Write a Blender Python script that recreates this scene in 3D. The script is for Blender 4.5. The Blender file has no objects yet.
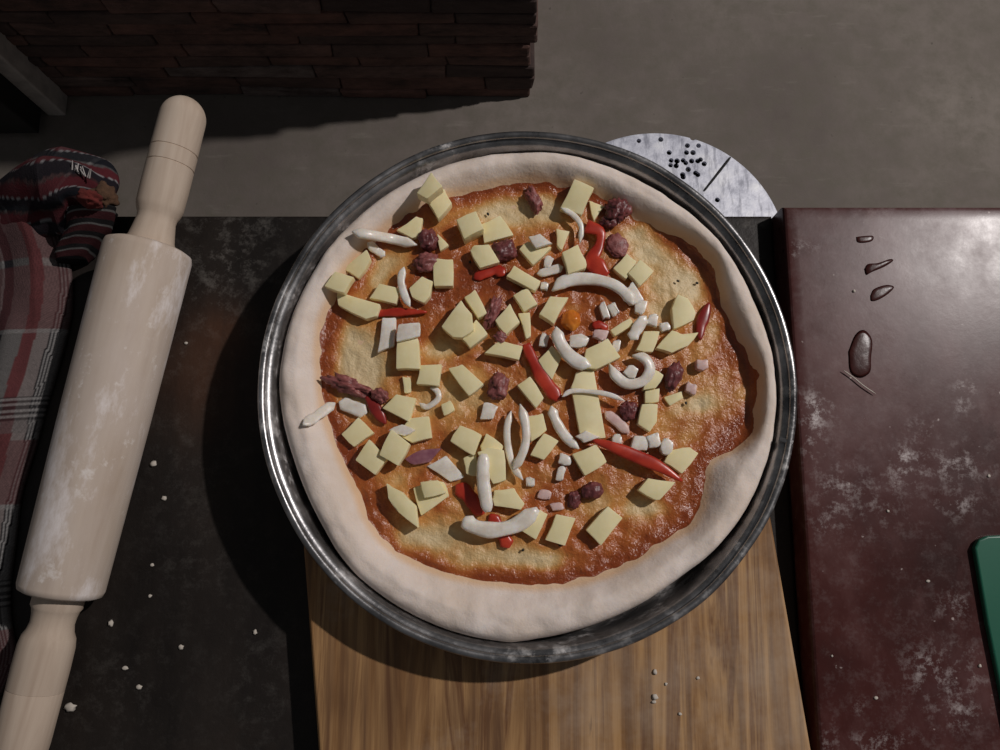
import bpy, bmesh, math, random
from mathutils import Vector, Matrix, noise
random.seed(7)
C = bpy.context.scene.collection
S = bpy.context.scene
PI = math.pi

# ------------------------------------------------------------------ camera
CAMZ = 1.325; F = 780.0; TILT = math.radians(10)
cam = bpy.data.cameras.new('camera'); cam.sensor_width = 36; cam.lens = 36 * F / 1000; cam.clip_start = .01
co = bpy.data.objects.new('camera', cam); C.objects.link(co)
co.location = (0, 0, CAMZ); co.rotation_euler = (TILT, 0, 0); S.camera = co
def U(px, py, z):
    """point on the horizontal plane z that the photograph shows at (px, py)"""
    x = (px - 500) / F; v = (375 - py) / F
    st, ct = math.sin(TILT), math.cos(TILT)
    d = Vector((x, st + v * ct, -ct + v * st))
    t = (z - CAMZ) / d.z
    return Vector((d.x * t, d.y * t, z))

ZT = .75      # dark table top
ZB = .775     # wooden board top
ZR = .77      # red table top
ZRIM = .810   # pan rim
ZD = .7875    # dough floor under the sauce

# ------------------------------------------------------------------ materials
def srgb(r, g, b):
    f = lambda c: (c / 255 / 12.92) if c / 255 <= .04045 else ((c / 255 + .055) / 1.055) ** 2.4
    return (f(r), f(g), f(b), 1)
class Mat:
    def __init__(s, name, rough=.6, metal=0., spec=.5, sss=0.):
        s.m = bpy.data.materials.new(name); s.m.use_nodes = True
        s.nt = s.m.node_tree; s.N = s.nt.nodes; s.L = s.nt.links
        s.p = s.N['Principled BSDF']
        s.p.inputs['Roughness'].default_value = rough
        s.p.inputs['Metallic'].default_value = metal
        s.p.inputs['Specular IOR Level'].default_value = spec
        if sss:
            s.p.inputs['Subsurface Weight'].default_value = sss
            s.p.inputs['Subsurface Radius'].default_value = (1, .8, .55)
            s.p.inputs['Subsurface Scale'].default_value = .003
        s.tc = s.N.new('ShaderNodeTexCoord')
    def mapping(s, scale=(1, 1, 1), rot=(0, 0, 0), coord='Object'):
        n = s.N.new('ShaderNodeMapping'); n.inputs['Scale'].default_value = scale; n.inputs['Rotation'].default_value = rot
        s.L.new(s.tc.outputs[coord], n.inputs['Vector']); return n.outputs[0]
    def noise(s, scale, detail=4, rough=.55, vec=None, dist=0):
        n = s.N.new('ShaderNodeTexNoise'); n.inputs['Scale'].default_value = scale
        n.inputs['Detail'].default_value = detail; n.inputs['Roughness'].default_value = rough
        n.inputs['Distortion'].default_value = dist
        s.L.new(vec if vec is not None else s.tc.outputs['Object'], n.inputs['Vector']); return n.outputs['Fac']
    def ramp(s, fac, stops, interp='LINEAR'):
        n = s.N.new('ShaderNodeValToRGB'); r = n.color_ramp; r.interpolation = interp
        while len(r.elements) < len(stops): r.elements.new(.5)
        for e, (p, c) in zip(r.elements, stops):
            e.position = p; e.color = c if len(c) == 4 else (*c, 1)
        s.L.new(fac, n.inputs[0]); return n.outputs[0]
    def mix(s, fac, a, b, mode='MIX'):
        n = s.N.new('ShaderNodeMix'); n.data_type = 'RGBA'; n.blend_type = mode
        for v, i in ((fac, 0), (a, 6), (b, 7)):
            if hasattr(v, 'is_output'): s.L.new(v, n.inputs[i])
            else: n.inputs[i].default_value = v
        return n.outputs[2]
    def math(s, op, a, b=0.):
        n = s.N.new('ShaderNodeMath'); n.operation = op; n.use_clamp = True
        for v, i in ((a, 0), (b, 1)):
            if hasattr(v, 'is_output'): s.L.new(v, n.inputs[i])
            else: n.inputs[i].default_value = v
        return n.outputs[0]
    def attr(s, name):
        n = s.N.new('ShaderNodeAttribute'); n.attribute_name = name; return n
    def color(s, c):
        if hasattr(c, 'is_output'): s.L.new(c, s.p.inputs['Base Color'])
        else: s.p.inputs['Base Color'].default_value = c
        return s
    def rough(s, c): s.L.new(c, s.p.inputs['Roughness']); return s
    def bump(s, h, strength=.3, dist=.002):
        n = s.N.new('ShaderNodeBump'); n.inputs['Strength'].default_value = strength; n.inputs['Distance'].default_value = dist
        s.L.new(h, n.inputs['Height']); s.L.new(n.outputs[0], s.p.inputs['Normal']); return s
BW = lambda a, b: [(a, (0, 0, 0)), (b, (1, 1, 1))]

def mat_concrete():
    m = Mat('concrete_floor', .85, spec=.25)
    big = m.noise(2.2, 6, .6); fine = m.noise(26, 6, .7)
    sc = m.noise(9, 5, .65, m.mapping((1, 5, 1)))
    c = m.ramp(big, [(.3, srgb(106, 97, 92)), (.5, srgb(126, 117, 110)), (.7, srgb(142, 133, 125))])
    c = m.mix(m.ramp(fine, BW(.4, .75)), c, srgb(112, 106, 96), 'MIX')
    c = m.mix(m.math('MULTIPLY', m.ramp(sc, BW(.6, .8)), .35), c, srgb(165, 157, 148))
    sp = m.noise(70, 2, .5)
    c = m.mix(m.math('MULTIPLY', m.ramp(sp, BW(.72, .78)), .4), c, srgb(50, 46, 42))
    return m.color(c).bump(fine, .35, .004).m
def mat_brick():
    m = Mat('old_brick', .9, spec=.2)
    a = m.attr('shade')
    n = m.noise(18, 6, .7, m.mapping((1, 1, 2.5)))
    c = m.ramp(a.outputs['Fac'], [(0, srgb(88, 74, 70)), (.45, srgb(116, 92, 84)), (.8, srgb(138, 98, 86)), (1, srgb(134, 120, 114))])
    c = m.mix(m.ramp(n, BW(.3, .7)), c, srgb(72, 60, 57))
    return m.color(c).bump(n, .6, .01).m
def mat_flat(name, col, rough=.6, metal=0, spec=.5, var=.25, scale=60, bump=.15, sss=0):
    m = Mat(name, rough, metal, spec, sss)
    n = m.noise(scale, 5, .6)
    dark = tuple(c * (1 - var) for c in col[:3]) + (1,)
    return m.color(m.ramp(n, [(.3, dark), (.7, col)])).bump(n, bump, .002).m
def mat_dark_table():
    m = Mat('blackened_table_top', .55, spec=.25)
    big = m.noise(5, 6, .65); grain = m.noise(14, 6, .6, m.mapping((1, .22, 1), (0, 0, .15)))
    c = m.ramp(big, [(.35, srgb(17, 15, 14)), (.55, srgb(28, 25, 23)), (.72, srgb(52, 42, 35))])
    c = m.mix(m.ramp(grain, BW(.4, .8)), c, srgb(44, 41, 38))
    dust = m.noise(85, 8, .8); area = m.attr('dust').outputs['Fac']
    f = m.math('MULTIPLY', m.ramp(dust, BW(.5, .78)), area)
    c = m.mix(f, c, srgb(128, 124, 118))
    c = m.mix(m.math('MULTIPLY', m.attr('rust').outputs['Fac'], m.ramp(grain, BW(.3, .7))), c, srgb(104, 66, 44))
    m.rough(m.ramp(big, [(.3, (.45,) * 3), (.7, (.7,) * 3)]))
    return m.color(c).bump(m.noise(40, 6, .7), .3, .003).m
def mat_red_table():
    m = Mat('maroon_paint', .38, spec=.27)
    big = m.noise(6, 6, .65); fine = m.noise(70, 7, .75)
    c = m.ramp(big, [(.3, srgb(50, 23, 21)), (.5, srgb(70, 34, 31)), (.72, srgb(82, 45, 42))])
    st = m.noise(16, 6, .7, m.mapping((1, .5, 1), (0, 0, .8)))
    c = m.mix(m.math('MULTIPLY', m.ramp(st, BW(.48, .72)), .4), c, srgb(122, 88, 86))
    a = m.attr('dust').outputs['Fac']
    f = m.math('MULTIPLY', a, m.ramp(m.noise(110, 8, .8), BW(.5, .64)))
    painted_sheen = m.math('MULTIPLY', m.math('MULTIPLY', m.attr('painted_sheen').outputs['Fac'], m.ramp(fine, BW(.3, .7))), .38)
    c = m.mix(painted_sheen, c, srgb(150, 130, 134))  # pale specular sheen painted into the maroon colour
    c = m.mix(f, c, srgb(212, 202, 200))
    sp = m.noise(160, 2, .5)
    c = m.mix(m.math('MULTIPLY', m.ramp(sp, BW(.74, .79)), .6), c, srgb(205, 190, 185))
    rr = m.ramp(m.noise(30, 6, .7), [(.3, (.25,) * 3), (.7, (.36,) * 3)])
    m.rough(rr)
    return m.color(c).bump(fine, .06, .001).m
def mat_board():
    m = Mat('worn_board_wood', .55, spec=.35)
    v = m.mapping((13, .9, 6), (0, 0, .04))
    g = m.noise(1.5, 6, .62, v, 2.2)
    v2 = m.mapping((90, 2.0, 30))
    fine = m.noise(1.5, 5, .65, v2, .6)
    c = m.ramp(g, [(.30, srgb(78, 52, 34)), (.43, srgb(148, 108, 68)), (.53, srgb(188, 146, 98)), (.60, srgb(122, 84, 54)), (.70, srgb(198, 158, 110))])
    c = m.mix(m.ramp(fine, BW(.45, .7)), c, srgb(116, 84, 58))
    d = m.attr('stain_shade')
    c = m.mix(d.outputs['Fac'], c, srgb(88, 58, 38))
    sc = m.noise(2.2, 4, .6, m.mapping((60, 9, 20), (0, 0, .7)))
    c = m.mix(m.math('MULTIPLY', m.ramp(sc, BW(.66, .72)), .5), c, srgb(84, 58, 40))
    fl = m.noise(9, 6, .7)
    c = m.mix(m.math('MULTIPLY', m.ramp(fl, BW(.5, .75)), .4), c, srgb(204, 186, 166))
    return m.color(c).bump(fine, .25, .0015).m
def mat_pin(flour):
    m = Mat('rolling_pin_wood_floured' if flour else 'rolling_pin_wood', .7, spec=.25)
    g = m.noise(3, 5, .6, m.mapping((30, 30, 2.5)), .4)
    c = m.ramp(g, [(.3, srgb(180, 160, 142)), (.6, srgb(200, 182, 164)), (.8, srgb(208, 194, 178))])
    if flour:
        a = m.noise(14, 6, .65, m.mapping((1, 1, .45)))
        b = m.noise(60, 5, .7)
        c = m.mix(m.math('MULTIPLY', m.ramp(a, BW(.3, .6)), .75), c, srgb(210, 196, 186))
        c = m.mix(m.math('MULTIPLY', m.ramp(m.noise(20, 7, .72, m.mapping((1, 1, .4))), BW(.50, .62)), .85), c, srgb(244, 236, 234))
        c = m.mix(m.math('MULTIPLY', m.ramp(b, BW(.60, .70)), .7), c, srgb(238, 230, 224))
    return m.color(c).bump(g, .12, .001).m
def mat_pan():
    m = Mat('floured_pan_metal', .35, metal=.9)
    n = m.noise(30, 6, .7); s2 = m.noise(90, 5, .75)
    c = m.ramp(n, [(.3, srgb(96, 95, 96)), (.7, srgb(178, 176, 176))])
    fl = m.math('MULTIPLY', m.ramp(s2, BW(.48, .62)), m.ramp(m.noise(14, 5, .7), BW(.50, .64)))
    c = m.mix(fl, c, srgb(205, 202, 200))
    m.rough(m.ramp(n, [(.3, (.24,) * 3), (.7, (.4,) * 3)]))
    m.L.new(m.ramp(fl, [(0, (.9,) * 3), (1, (.0,) * 3)]), m.p.inputs['Metallic'])
    return m.color(c).bump(s2, .25, .001).m
def mat_dough():
    m = Mat('raw_floured_dough', .85, spec=.2, sss=.15)
    a = m.noise(26, 6, .65); b = m.noise(170, 4, .7)
    c = m.ramp(a, [(.3, srgb(222, 204, 188)), (.6, srgb(236, 222, 212)), (.8, srgb(244, 234, 228))])
    return m.color(m.mix(m.attr('oil').outputs['Fac'], c, srgb(226, 178, 120))).bump(m.mix(.4, a, b), .55, .0025).m
def mat_sauce():
    m = Mat('tomato_sauce_on_dough', .25, spec=.55, sss=.1)
    t = m.attr('t').outputs['Fac']
    n = m.noise(120, 5, .65); n2 = m.noise(38, 5, .6)
    s1 = m.N.new('ShaderNodeMath'); s1.operation = 'MULTIPLY_ADD'; m.L.new(n2, s1.inputs[0]); s1.inputs[1].default_value = .55; m.L.new(t, s1.inputs[2])
    s2 = m.N.new('ShaderNodeMath'); s2.operation = 'MULTIPLY_ADD'; m.L.new(n, s2.inputs[0]); s2.inputs[1].default_value = .35; m.L.new(s1.outputs[0], s2.inputs[2])
    f = m.N.new('ShaderNodeMath'); f.operation = 'SUBTRACT'; f.use_clamp = True; m.L.new(s2.outputs[0], f.inputs[0]); f.inputs[1].default_value = .45
    c = m.ramp(f.outputs[0], [(0, srgb(220, 196, 152)), (.22, srgb(214, 180, 126)), (.45, srgb(204, 146, 80)), (.7, srgb(176, 98, 46)), (1, srgb(140, 66, 32))])
    m.rough(m.ramp(f.outputs[0], [(0, (.5,) * 3), (.5, (.28,) * 3), (1, (.2,) * 3)]))
    return m.color(c).bump(m.mix(.5, n, m.noise(420, 3, .6)), .75, .0022).m
def mat_topping(name, c1, c2, rough, sss=.2, scale=90, bump=.25, c3=None, spec=.5):
    m = Mat(name, rough, spec=spec, sss=sss)
    n = m.noise(scale, 4, .6)
    st = [(.35, c1), (.65, c2)]
    if c3: st.append((.8, c3))
    return m.color(m.ramp(n, st)).bump(n, bump, .0012).m
def mat_cloth():
    m = Mat('plaid_flannel', .95, spec=.1)
    a = m.attr('plaid')
    n = m.noise(900, 2, .6)
    return m.color(m.mix(m.math('MULTIPLY', n, .5), a.outputs['Color'], (.02, .02, .02, 1))).bump(n, .5, .001).m
def mat_galv():
    m = Mat('speckled_bright_metal', .5, metal=.05)
    n = m.noise(60, 5, .7); r = m.noise(6, 3, .6, m.mapping((34, 7, 1), (0, 0, .9)))
    c = m.ramp(n, [(.32, srgb(176, 178, 192)), (.5, srgb(224, 226, 238)), (.68, srgb(246, 247, 252))])
    c = m.mix(m.math('MULTIPLY', m.ramp(r, BW(.52, .66)), .55), c, srgb(120, 122, 136))
    return m.color(c).bump(n, .5, .002).m

M = dict(
    floor=mat_concrete(), brick=mat_brick(), dark=mat_dark_table(), red=mat_red_table(), board=mat_board(),
    pinf=mat_pin(True), pin=mat_pin(False), pan=mat_pan(), dough=mat_dough(), sauce=mat_sauce(), cloth=mat_cloth(), galv=mat_galv(),
    black=mat_flat('plain_black', srgb(24, 22, 21), .8), grey_wood=mat_flat('grey_weathered_wood', srgb(200, 190, 182), .85, scale=40, var=.4),  # one even black for the crate panel, seat seam and disc below the seat
    redside=mat_flat('maroon_edge_paint', srgb(58, 30, 26), .5, var=.35),
    darkwood=mat_flat('dark_table_wood', srgb(46, 40, 35), .7, var=.4),
    green=mat_flat('green_plastic', srgb(28, 96, 74), .38, var=.12, scale=30, bump=.05),
    cheese=mat_topping('pale_cheese', srgb(236, 222, 170), srgb(246, 234, 190), .55, .25, 60, .12, spec=.35),
    onion=mat_topping('white_onion', srgb(224, 214, 200), srgb(248, 242, 234), .3, .5, 110, .3, spec=.5),
    ponion=mat_topping('pinkish_onion', srgb(208, 172, 168), srgb(230, 204, 196), .38, .5, 110, .3, spec=.35),
    purple=mat_topping('purple_onion_skin', srgb(128, 74, 92), srgb(172, 124, 130), .35, .2, 80, .2),
    pepper=mat_topping('red_pepper', srgb(158, 36, 26), srgb(196, 66, 44), .3, .2, 60, .15),
    dpepper=mat_topping('dark_red_pepper', srgb(122, 32, 30), srgb(156, 48, 42), .3, .2, 60, .15),
    meat=mat_topping('cured_meat', srgb(112, 58, 56), srgb(160, 96, 92), .45, .15, 170, .8, srgb(206, 160, 150)),
    dmeat=mat_topping('dark_cured_meat', srgb(86, 42, 44), srgb(128, 68, 68), .4, .15, 170, .8, srgb(170, 120, 114)),
    tomato=mat_topping('orange_tomato_flesh', srgb(200, 104, 30), srgb(222, 140, 52), .22, .3, 60, .2),
    flour=mat_flat('dough_crumb_white', srgb(205, 196, 184), .9, var=.1),
    wet=mat_flat('wet_sauce', srgb(66, 28, 24), .3, spec=.3, var=.35, scale=160, bump=.12),
    thread=mat_flat('pale_thread', srgb(190, 184, 180), .9), orange=mat_flat('orange_red_cloth', srgb(110, 40, 34), .95, var=.5, scale=140),
    tan=mat_flat('tan_fray', srgb(96, 68, 48), .95, var=.5, scale=140, bump=.8),
)

# ------------------------------------------------------------------ helpers
def mesh_obj(name, verts, faces, mat, parent=None, smooth=True, loc=None):
    me = bpy.data.meshes.new(name); me.from_pydata([tuple(v) for v in verts], [], faces); me.update()
    if smooth: me.polygons.foreach_set('use_smooth', [True] * len(me.polygons))
    o = bpy.data.objects.new(name, me); C.objects.link(o)
    if mat: me.materials.append(mat)
    if parent: o.parent = parent
    if loc is not None: o.location = loc
    return o
def bm_obj(name, bm, mat, parent=None, smooth=False, loc=None):
    bmesh.ops.recalc_face_normals(bm, faces=bm.faces)
    me = bpy.data.meshes.new(name); bm.to_mesh(me); bm.free()
    if smooth: me.polygons.foreach_set('use_smooth', [True] * len(me.polygons))
    o = bpy.data.objects.new(name, me); C.objects.link(o); me.materials.append(mat)
    if parent: o.parent = parent
    if loc is not None: o.location = loc
    return o
def smooth_by_angle(o, deg=40):
    me = o.data
    bm = bmesh.new(); bm.from_mesh(me)
    for f in bm.faces: f.smooth = True
    for e in bm.edges:
        if len(e.link_faces) == 2 and e.calc_face_angle(0) > math.radians(deg): e.smooth = False
    bm.to_mesh(me); bm.free()
def empty(name, loc, label, cat, group=None, rotz=0):
    o = bpy.data.objects.new(name, None); C.objects.link(o); o.location = loc; o.rotation_euler = (0, 0, rotz)
    o.empty_display_size = .05
    return tag(o, label, cat, group)
def tag(o, label, cat, group=None):
    o['label'] = label; o['category'] = cat
    if group: o['group'] = group
    return o
def floats(me, name, vals):
    a = me.attributes.new(name, 'FLOAT', 'POINT'); a.data.foreach_set('value', vals)
def colors(me, name, vals):
    a = me.attributes.new(name, 'FLOAT_COLOR', 'POINT'); a.data.foreach_set('color', [c for v in vals for c in v])
def box_bm(bm, a, b, bev=0., seg=2):
    r = bmesh.ops.create_cube(bm, size=1)
    vs = r['verts']
    for v in vs:
        v.co = Vector(((a[i] + b[i]) / 2 + v.co[i] * (b[i] - a[i]) for i in range(3)))
    if bev:
        es = list({e for v in vs for e in v.link_edges})
        bmesh.ops.bevel(bm, geom=es, offset=bev, segments=seg, affect='EDGES', profile=.5)
    return bm
def box(name, a, b, mat, parent=None, bev=.002, loc=None):
    return bm_obj(name, box_bm(bmesh.new(), a, b, bev), mat, parent, loc=loc)
def prism_bm(poly, z0, z1, bev=0., seg=2):
    bm = bmesh.new()
    vs = [bm.verts.new((p[0], p[1], z0)) for p in poly]
    f = bm.faces.new(vs)
    e = bmesh.ops.extrude_face_region(bm, geom=[f])
    for v in e['geom']:
        if isinstance(v, bmesh.types.BMVert): v.co.z = z1
    bmesh.ops.recalc_face_normals(bm, faces=bm.faces)
    if bev: bmesh.ops.bevel(bm, geom=list(bm.edges), offset=bev, segments=seg, affect='EDGES', profile=.5)
    return bm
def lathe_bm(prof, n=96, closed=False):
    """prof: list of (radius, z)"""
    bm = bmesh.new(); rings = []
    for r, z in prof:
        if r < 1e-6: rings.append([bm.verts.new((0, 0, z))])
        else: rings.append([bm.verts.new((r * math.cos(2 * PI * k / n), r * math.sin(2 * PI * k / n), z)) for k in range(n)])
    pairs = list(zip(rings[:-1], rings[1:])) + ([(rings[-1], rings[0])] if closed else [])
    for a, b in pairs:
        for k in range(n):
            j = (k + 1) % n
            if len(a) == 1 and len(b) == 1: continue
            if len(a) == 1: bm.faces.new((a[0], b[k], b[j]))
            elif len(b) == 1: bm.faces.new((a[k], a[j], b[0]))
            else: bm.faces.new((a[k], a[j], b[j], b[k]))
    return bm
def catmull(pts, n):
    P = [pts[0] * 2 - pts[1]] + list(pts) + [pts[-1] * 2 - pts[-2]]
    out = []; m = len(pts) - 1
    for i in range(n + 1):
        t = i / n * m; k = min(int(t), m - 1); u = t - k
        a, b, c, d = P[k:k + 4]
        out.append(.5 * ((2 * b) + (c - a) * u + (2 * a - 5 * b + 4 * c - d) * u * u + (3 * b - a - 3 * c + d) * u ** 3))
    return out
def sweep(name, pts, wid, thk, mat, taper=.35, curl=0., n=22, ns=12, sq=2.6, wprof=None):
    """flat strip with a rounded section swept along pts; origin at its middle"""
    path = catmull(pts, n); o = path[n // 2].copy()
    V = []; Fc = []
    for i, p in enumerate(path):
        a = path[max(i - 1, 0)]; b = path[min(i + 1, n)]
        t = (b - a).normalized(); side = t.cross(Vector((0, 0, 1)))
        side = side.normalized() if side.length > 1e-4 else Vector((1, 0, 0)); up = side.cross(t).normalized()
        s = i / n; k = min(1, min(s, 1 - s) * 7 + taper * .6) if wprof is None else wprof(s)
        if curl:
            R = Matrix.Rotation(curl * (s - .3), 3, t); side = R @ side; up = R @ up
        w = wid / 2 * k * (1 + .22 * noise.noise((s * 5, o.x * 90, o.y * 90))); h = thk / 2 * (.5 + .5 * k)
        for j in range(ns):
            q = 2 * PI * j / ns; c, d = math.cos(q), math.sin(q)
            c = math.copysign(abs(c) ** (2 / sq), c); d = math.copysign(abs(d) ** (2 / sq), d)
            V.append(p - o + side * (w * c) + up * (h * d))
    for i in range(n):
        for j in range(ns):
            k = (j + 1) % ns
            Fc.append((i * ns + j, i * ns + k, (i + 1) * ns + k, (i + 1) * ns + j))
    Fc.append(tuple(range(ns))[::-1]); Fc.append(tuple(range(n * ns, (n + 1) * ns)))
    ob = mesh_obj(name, V, Fc, mat, loc=o)
    bm = bmesh.new(); bm.from_mesh(ob.data); bmesh.ops.recalc_face_normals(bm, faces=bm.faces); bm.to_mesh(ob.data); bm.free()
    return ob
def grid_top(name, x0, x1, y0, y1, z, nx, ny, mat, parent=None, loc=(0, 0, 0)):
    V = [(x0 + (x1 - x0) * i / nx - loc[0], y0 + (y1 - y0) * j / ny - loc[1], z - loc[2]) for j in range(ny + 1) for i in range(nx + 1)]
    Fc = [(j * (nx + 1) + i, j * (nx + 1) + i + 1, (j + 1) * (nx + 1) + i + 1, (j + 1) * (nx + 1) + i) for j in range(ny) for i in range(nx)]
    return V, Fc
def slab(name, x0, x1, y0, y1, z0, z1, nx, ny, mat, parent, loc, rnd=.004):
    """a slab with a gridded top and softly rounded upper edges"""
    V, Fc = grid_top(name, x0, x1, y0, y1, z1, nx, ny, mat, loc=loc)
    W = nx + 1
    ring = [i for i in range(W)] + [j * W + nx for j in range(1, ny + 1)] + [ny * W + i for i in range(nx - 1, -1, -1)] + [j * W for j in range(ny - 1, 0, -1)]
    cx, cy = (x0 + x1) / 2 - loc[0], (y0 + y1) / 2 - loc[1]
    prev = ring
    for k in range(1, 5):
        a = k / 4 * PI / 2; out = rnd * math.sin(a); dn = rnd * (1 - math.cos(a)); cur = []
        for idx in ring:
            x, y, z = V[idx]
            ox = -out if abs(x - (x0 - loc[0])) < 1e-7 else out if abs(x - (x1 - loc[0])) < 1e-7 else 0
            oy = -out if abs(y - (y0 - loc[1])) < 1e-7 else out if abs(y - (y1 - loc[1])) < 1e-7 else 0
            V.append((x + ox, y + oy, z - dn)); cur.append(len(V) - 1)
        n = len(ring)
        for i in range(n): Fc.append((prev[i], cur[i], cur[(i + 1) % n], prev[(i + 1) % n]))
        prev = cur
    cur = []
    for idx in prev: V.append((V[idx][0], V[idx][1], z0 - loc[2])); cur.append(len(V) - 1)
    n = len(ring)
    for i in range(n): Fc.append((prev[i], cur[i], cur[(i + 1) % n], prev[(i + 1) % n]))
    Fc.append(tuple(cur[::-1]))
    o = mesh_obj(name, V, Fc, mat, parent); bm = bmesh.new(); bm.from_mesh(o.data); bmesh.ops.recalc_face_normals(bm, faces=bm.faces); bm.to_mesh(o.data); bm.free()
    smooth_by_angle(o, 12); return o
def blobsum(p, blobs):
    s = 0
    for bx, by, rx, ry, a in blobs:
        d = ((p[0] - bx) / rx) ** 2 + ((p[1] - by) / ry) ** 2
        if d < 9: s += a * math.exp(-d)
    return min(s, 1.5)
def PX(w):
    """where the camera sees a world point, for reading patch maps measured on the photograph's plane"""
    d = Vector(w) - Vector((0, 0, CAMZ)); st, ct = math.sin(TILT), math.cos(TILT)
    dep = d.y * st - d.z * ct
    return (500 + F * d.x / dep, 375 - F * (d.y * ct + d.z * st) / dep)

# ------------------------------------------------------------------ the setting
fl = mesh_obj('floor', [(-2.6, -1.6, 0), (2.8, -1.6, 0), (2.8, 3, 0), (-2.6, 3, 0)], [(0, 1, 2, 3)], M['floor'], smooth=False); fl['kind'] = 'structure'
def brick_wall():
    yb = U(530, 98, 0).y; xr = U(530, 98, 0).x
    bm = bmesh.new(); lay = bm.verts.layers.float.new('shade')
    z = 0; course = 0
    rnd = random.Random(3)
    while z < .93:
        h = rnd.uniform(.026, .036); x = xr + rnd.uniform(-.008, .007) ; first = True
        while x > -2.2:
            L = rnd.uniform(.15, .26)
            if first and course % 2: L *= .55
            d = rnd.uniform(0, .005); sh = rnd.random()
            n0 = len(bm.verts)
            b2 = bmesh.new(); box_bm(b2, (x - L + .0015, yb + d, z + .0005), (x, yb + .26, z + h - .0005), .004, 2)
            vm = {}
            for v in b2.verts:
                nv = bm.verts.new((v.co.x + .004 * noise.noise(v.co * 30), v.co.y + .005 * noise.noise(v.co * 24), v.co.z + .0025 * noise.noise(v.co * 40))); nv[lay] = sh; vm[v] = nv
            for f in b2.faces: bm.faces.new([vm[v] for v in f.verts])
            b2.free(); x -= L; first = False
        z += h; course += 1
    b2 = bmesh.new(); box_bm(b2, (-2.2, yb + .008, 0), (xr - .022, yb + .25, z)); vm = {}
    for v in b2.verts: nv = bm.verts.new(v.co); nv[lay] = 0; vm[v] = nv
    for f in b2.faces: bm.faces.new([vm[v] for v in f.verts])
    b2.free()
    o = bm_obj('wall_back', bm, M['brick']); o['kind'] = 'structure'
    return yb
YW = brick_wall()

# weathered frame standing against the wall at the far left
pb = U(69, 101, 0)
crate = empty('wooden_crate', (pb.x - .12, pb.y, 0), 'grey wooden frame with a black panel standing by the brick wall, far left', 'crate')
cx0 = pb.x - .12
box('corner_post', (.085, -.030, 0), (.118, .012, .62), M['grey_wood'], crate, .003)
box('corner_post', (-.335, -.030, 0), (-.300, .012, .62), M['grey_wood'], crate, .003)
box('panel', (-.300, -.075, .02), (.085, -.01, .60), M['black'], crate, .003)
box('rail', (-.335, -.085, .60), (.118, .012, .63), M['grey_wood'], crate, .003)

# ------------------------------------------------------------------ tables
YBK = U(400, 215, ZT).y            # back edge of the dark table
XRE = U(783, 206, ZR).x            # left edge of the red table
def patch(o, name, blobs, base=0.):
    me = o.data; L = o.parent.location if o.parent else o.location
    floats(me, name, [min(1, base + blobsum(PX(v.co + L), blobs)) for v in me.vertices])
dt = empty('work_table', (-.15, -.15, 0), 'blackened dark work table under the rolling pin and wooden board', 'table')
L = dt.location
top = slab('tabletop', -.62, XRE - .0048, -.62, YBK - .004, ZT - .035, ZT, 110, 100, M['dark'], dt, L)
patch(top, 'dust', [(230, 260, 40, 30, .8), (215, 300, 30, 40, .5), (150, 225, 200, 8, .25), (170, 360, 12, 10, .9), (190, 440, 40, 100, .2), (200, 565, 40, 30, .2), (120, 690, 60, 50, .2), (260, 680, 30, 60, .25), (745, 235, 20, 30, .7), (250, 225, 60, 12, .4)], .06)
patch(top, 'rust', [(200, 375, 40, 50, .6), (225, 330, 30, 30, .4), (225, 330, 20, 14, .3)], .05)
for sx in (-.43, .30):
    for sy in (-.43, .16):
        box('leg', (sx - .03, sy - .03, 0), (sx + .03, sy + .03, ZT - .035), M['darkwood'], dt, .003)
box('apron', (-.43, .15, ZT - .11), (.30, .17, ZT - .035), M['darkwood'], dt, .002)

rt = empty('red_table', (XRE + .40, -.15, 0), 'maroon painted table dusted with flour, right of the pizza', 'table')
L = rt.location
YRB = U(900, 206, ZR).y - .004
top = slab('tabletop', XRE + .004, XRE + .80, -.62, YRB, ZR - .04, ZR, 130, 120, M['red'], rt, L)
patch(top, 'dust', [(815, 410, 14, 16, .9), (812, 445, 10, 18, .6), (812, 415, 10, 12, .5), (905, 457, 12, 10, .9), (922, 430, 12, 8, .6), (966, 388, 8, 8, .9), (962, 405, 8, 8, .5), (955, 465, 30, 16, .55), (958, 505, 22, 10, .5), (905, 475, 16, 12, .4),
    (860, 500, 40, 30, .25), (835, 490, 12, 20, .4), (950, 680, 40, 30, .3), (960, 715, 18, 10, .55), (925, 665, 14, 14, .4), (880, 745, 30, 8, .7), (828, 740, 5, 14, .6), (790, 252, 4, 5, .9), (805, 248, 10, 3, .6), (955, 605, 14, 10, .5), (858, 705, 5, 5, .3), (870, 340, 5, 6, .5), (825, 525, 12, 8, .4), (880, 200, 30, 10, .25), (966, 245, 5, 4, .6)], .05)
patch(top, 'painted_sheen', [(960, 215, 90, 40, .9), (860, 260, 60, 60, .5), (920, 330, 90, 60, .35), (850, 450, 50, 60, .35), (930, 470, 60, 60, .3), (955, 690, 60, 50, .3)], .0)
for sx in (-.33, .34):
    for sy in (-.42, .16):
        box('leg', (sx - .03, sy - .03, 0), (sx + .03, sy + .03, ZR - .04), M['redside'], rt, .003)
box('apron', (-.33, .15, ZR - .12), (.34, .17, ZR - .04), M['redside'], rt, .002)

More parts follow.
